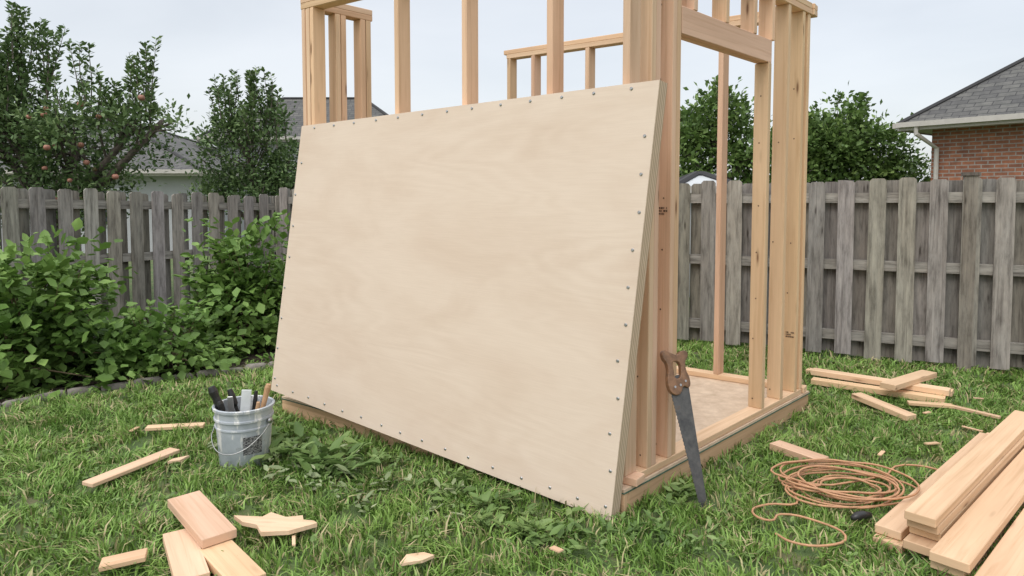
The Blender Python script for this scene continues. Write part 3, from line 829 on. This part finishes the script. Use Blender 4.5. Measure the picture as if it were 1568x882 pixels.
# ---------------------------------------------------------------- lumber
dl=V((.733,.68,0)); dw=V((.68,-.733,0))
pile=MB()
O=V((1.634,2.78,0))
def pl(off_w,off_l,z,L,w=.12,t=.04,jit=.006):
    p=O+dw*(off_w+w/2)+dl*(off_l+random.uniform(-.02,.02))+Z*(z+t/2)
    q=p+dl.lerp(dw,random.uniform(-jit,jit))*L
    pile.beam(p,q,dw,w-.004,t-.002)
for k,z in enumerate((.0,.041,.082,.123)):
    pl(.0,(.03,-.02,.04,.02)[k],z,2.0)
pl(.0,.0,.164,1.95)
pl(-.125,-.02,.0,1.9); pl(-.13,.02,.041,1.7,.11)
pl(.125,-.10,.0,2.1); pl(.125,-.12,.041,2.1); pl(.127,-.14,.082,2.1,.14)
pl(.27,-.25,.0,2.2,.13); pl(.275,-.22,.041,2.2,.13)
pl(.41,-.25,.0,2.2,.13); pl(.42,-.30,.041,2.2,.12);pl(.55,-.2,.0,2.2,.13)
pile.obj('lumber_pile',[M_pine],bevel=.003)
def chunk(name,items,mat=M_pine):
    m=MB()
    for (x0,y0,x1,y1,w,t,za,zb_) in items:
        p=V((x0,y0,za+t/2));q=V((x1,y1,zb_+t/2)); d=(q-p).normalized(); m.beam(p,q,V((-d.y,d.x,0)),w,t)
    m.obj(name,[mat],bevel=.002)
chunk('lumber_offcuts',[(2.45,5.62,3.25,4.98,.09,.04,.03,.03),(2.36,5.32,3.08,4.80,.09,.04,.03,.03),(2.42,5.45,3.15,4.86,.10,.04,.071,.071),
   (2.70,4.86,3.22,5.22,.11,.04,.112,.112),(2.46,4.83,2.62,4.42,.09,.035,.06,.03),(2.78,4.74,3.05,4.66,.06,.02,.04,.04)])
chunk('wood_offcut',[(1.53,3.92,1.70,3.66,.095,.042,.03,.03)])
chunk('wood_offcut.001',[(-1.50,3.06,-1.20,2.74,.14,.038,.10,.075)])
chunk('wood_offcut.002',[(-1.43,2.86,-1.20,2.50,.12,.036,.035,.035)])
chunk('wood_offcut.003',[(-1.22,2.74,-.98,2.48,.13,.036,.036,.036)])
chunk('wood_offcut.004',[(-2.13,3.36,-1.92,3.83,.08,.02,.045,.045)])
chunk('wood_offcut.005',[(-2.28,4.20,-1.95,4.27,.06,.02,.045,.04)])
chunk('wood_offcut.006',[(3.0,4.72,3.2,4.42,.035,.018,.04,.04)])
chunk('wood_offcut.007',[(-1.62,2.62,-1.47,2.68,.08,.02,.04,.05)])
def shard(name,cx,cy,pts,z,t,ang=0):
    m=MB(); R=Matrix.Rotation(ang,3,'Z'); n=len(pts)
    P=[R@V((x,y,0))+V((cx,cy,z+random.uniform(-.004,.008))) for x,y in pts]
    ou=random.uniform(0,30); u=[(ou+x,ou+y) for x,y in pts]
    m.add(P+[p-Z*t for p in P],[tuple(range(n)),tuple(range(n,2*n))[::-1]]+[(i,(i+1)%n,n+(i+1)%n,n+i) for i in range(n)],[u,u[::-1]]+[[u[i],u[(i+1)%n],u[(i+1)%n],u[i]] for i in range(n)])
    m.obj(name,[M_pine])
shard('splintered_board',-1.02,2.90,[(-.22,.03),(-.15,-.02),(-.08,-.025),(-.02,-.10),(.09,-.07),(.18,.01),(.15,.04),(.10,.045),(.08,.08),(.02,.045),(-.07,.08),(-.09,.04)],.085,.018,-.15)
shard('splintered_board.001',-.38,2.66,[(-.07,-.03),(.02,-.04),(.07,0),(.03,.03),(-.04,.02)],.06,.012,.2)
shard('splintered_board.002',-1.84,3.70,[(-.06,-.015),(.0,-.03),(.06,-.005),(.05,.02),(-.02,.025)],.055,.012,.8)
m=MB()
for (cx_,cy_) in [(-2.35,4.15),(-.9,2.75),(2.9,4.15),(2.75,4.5),(3.35,4.8),(3.2,4.35),(.2,2.7),(2.05,3.75),(2.4,3.9)]:
    a=random.uniform(0,3.14); L=random.uniform(.03,.075); w=random.uniform(.008,.022); z=random.uniform(.05,.065)
    d_=V((math.cos(a),math.sin(a),random.uniform(-.1,.1))); 
    m.beam(V((cx_,cy_,z)),V((cx_,cy_,z))+d_*L*1.6,V((-d_.y,d_.x,0)),w*1.4,.006)
m.obj('wood_chips',[M_pine])

# ---------------------------------------------------------------- sky and sun
w=bpy.data.worlds.new('World'); scene.world=w; w.use_nodes=True; nt=w.node_tree
bg=nt.nodes['Background']; L=nt.links.new
el,az=math.radians(52),math.radians(215)
sky=nt.nodes.new('ShaderNodeTexSky'); sky.sky_type='NISHITA'; sky.sun_disc=False; sky.sun_elevation=el; sky.sun_rotation=az; sky.dust_density=3
L(sky.outputs[0],bg.inputs[0]); bg.inputs[1].default_value=.05
bg2=nt.nodes.new('ShaderNodeBackground'); tc=nt.nodes.new('ShaderNodeTexCoord')
mp=mapping(nt,tc.outputs['Generated'],(1,1,3.2))
cn=noise(nt,mp,1.9,5,.5,.3)
cr=ramp(nt,[(.32,(.65,.67,.69)),(.5,(.735,.75,.765)),(.68,(.80,.81,.82))],cn)
sp_=nt.nodes.new('ShaderNodeSeparateXYZ'); L(tc.outputs['Generated'],sp_.inputs[0])
mr=nt.nodes.new('ShaderNodeMapRange'); mr.inputs[1].default_value=.34; mr.inputs[2].default_value=1; mr.inputs[3].default_value=.92; mr.inputs[4].default_value=2.1
L(sp_.outputs['Z'],mr.inputs[0]); L(mr.outputs[0],bg2.inputs[1])
L(cr.outputs[0],bg2.inputs[0])
ad=nt.nodes.new('ShaderNodeAddShader'); L(bg.outputs[0],ad.inputs[0]); L(bg2.outputs[0],ad.inputs[1]); L(ad.outputs[0],nt.nodes['World Output'].inputs[0])
sd=bpy.data.lights.new('sun','SUN'); sd.energy=1.3; sd.angle=math.radians(28); sd.color=(1,.97,.93)
so=bpy.data.objects.new('sun',sd); COL.objects.link(so)
dirv=V((math.sin(az)*math.cos(el),math.cos(az)*math.cos(el),math.sin(el)))
so.rotation_euler=dirv.to_track_quat('Z','Y').to_euler(); so.location=dirv*20

# ---------------------------------------------------------------- camera
cd=bpy.data.cameras.new('camera'); cam=bpy.data.objects.new('camera',cd); COL.objects.link(cam)
cd.sensor_width=36; cd.lens=1050/1568*36; cd.shift_y=-.0513; cd.clip_end=800; cd.clip_start=.05
cam.location=(0,0,1.5); cam.rotation_euler=(math.radians(90-3.3),0,0)
scene.camera=cam
scene.view_settings.view_transform='Standard'; scene.view_settings.look='None'; scene.view_settings.exposure=0
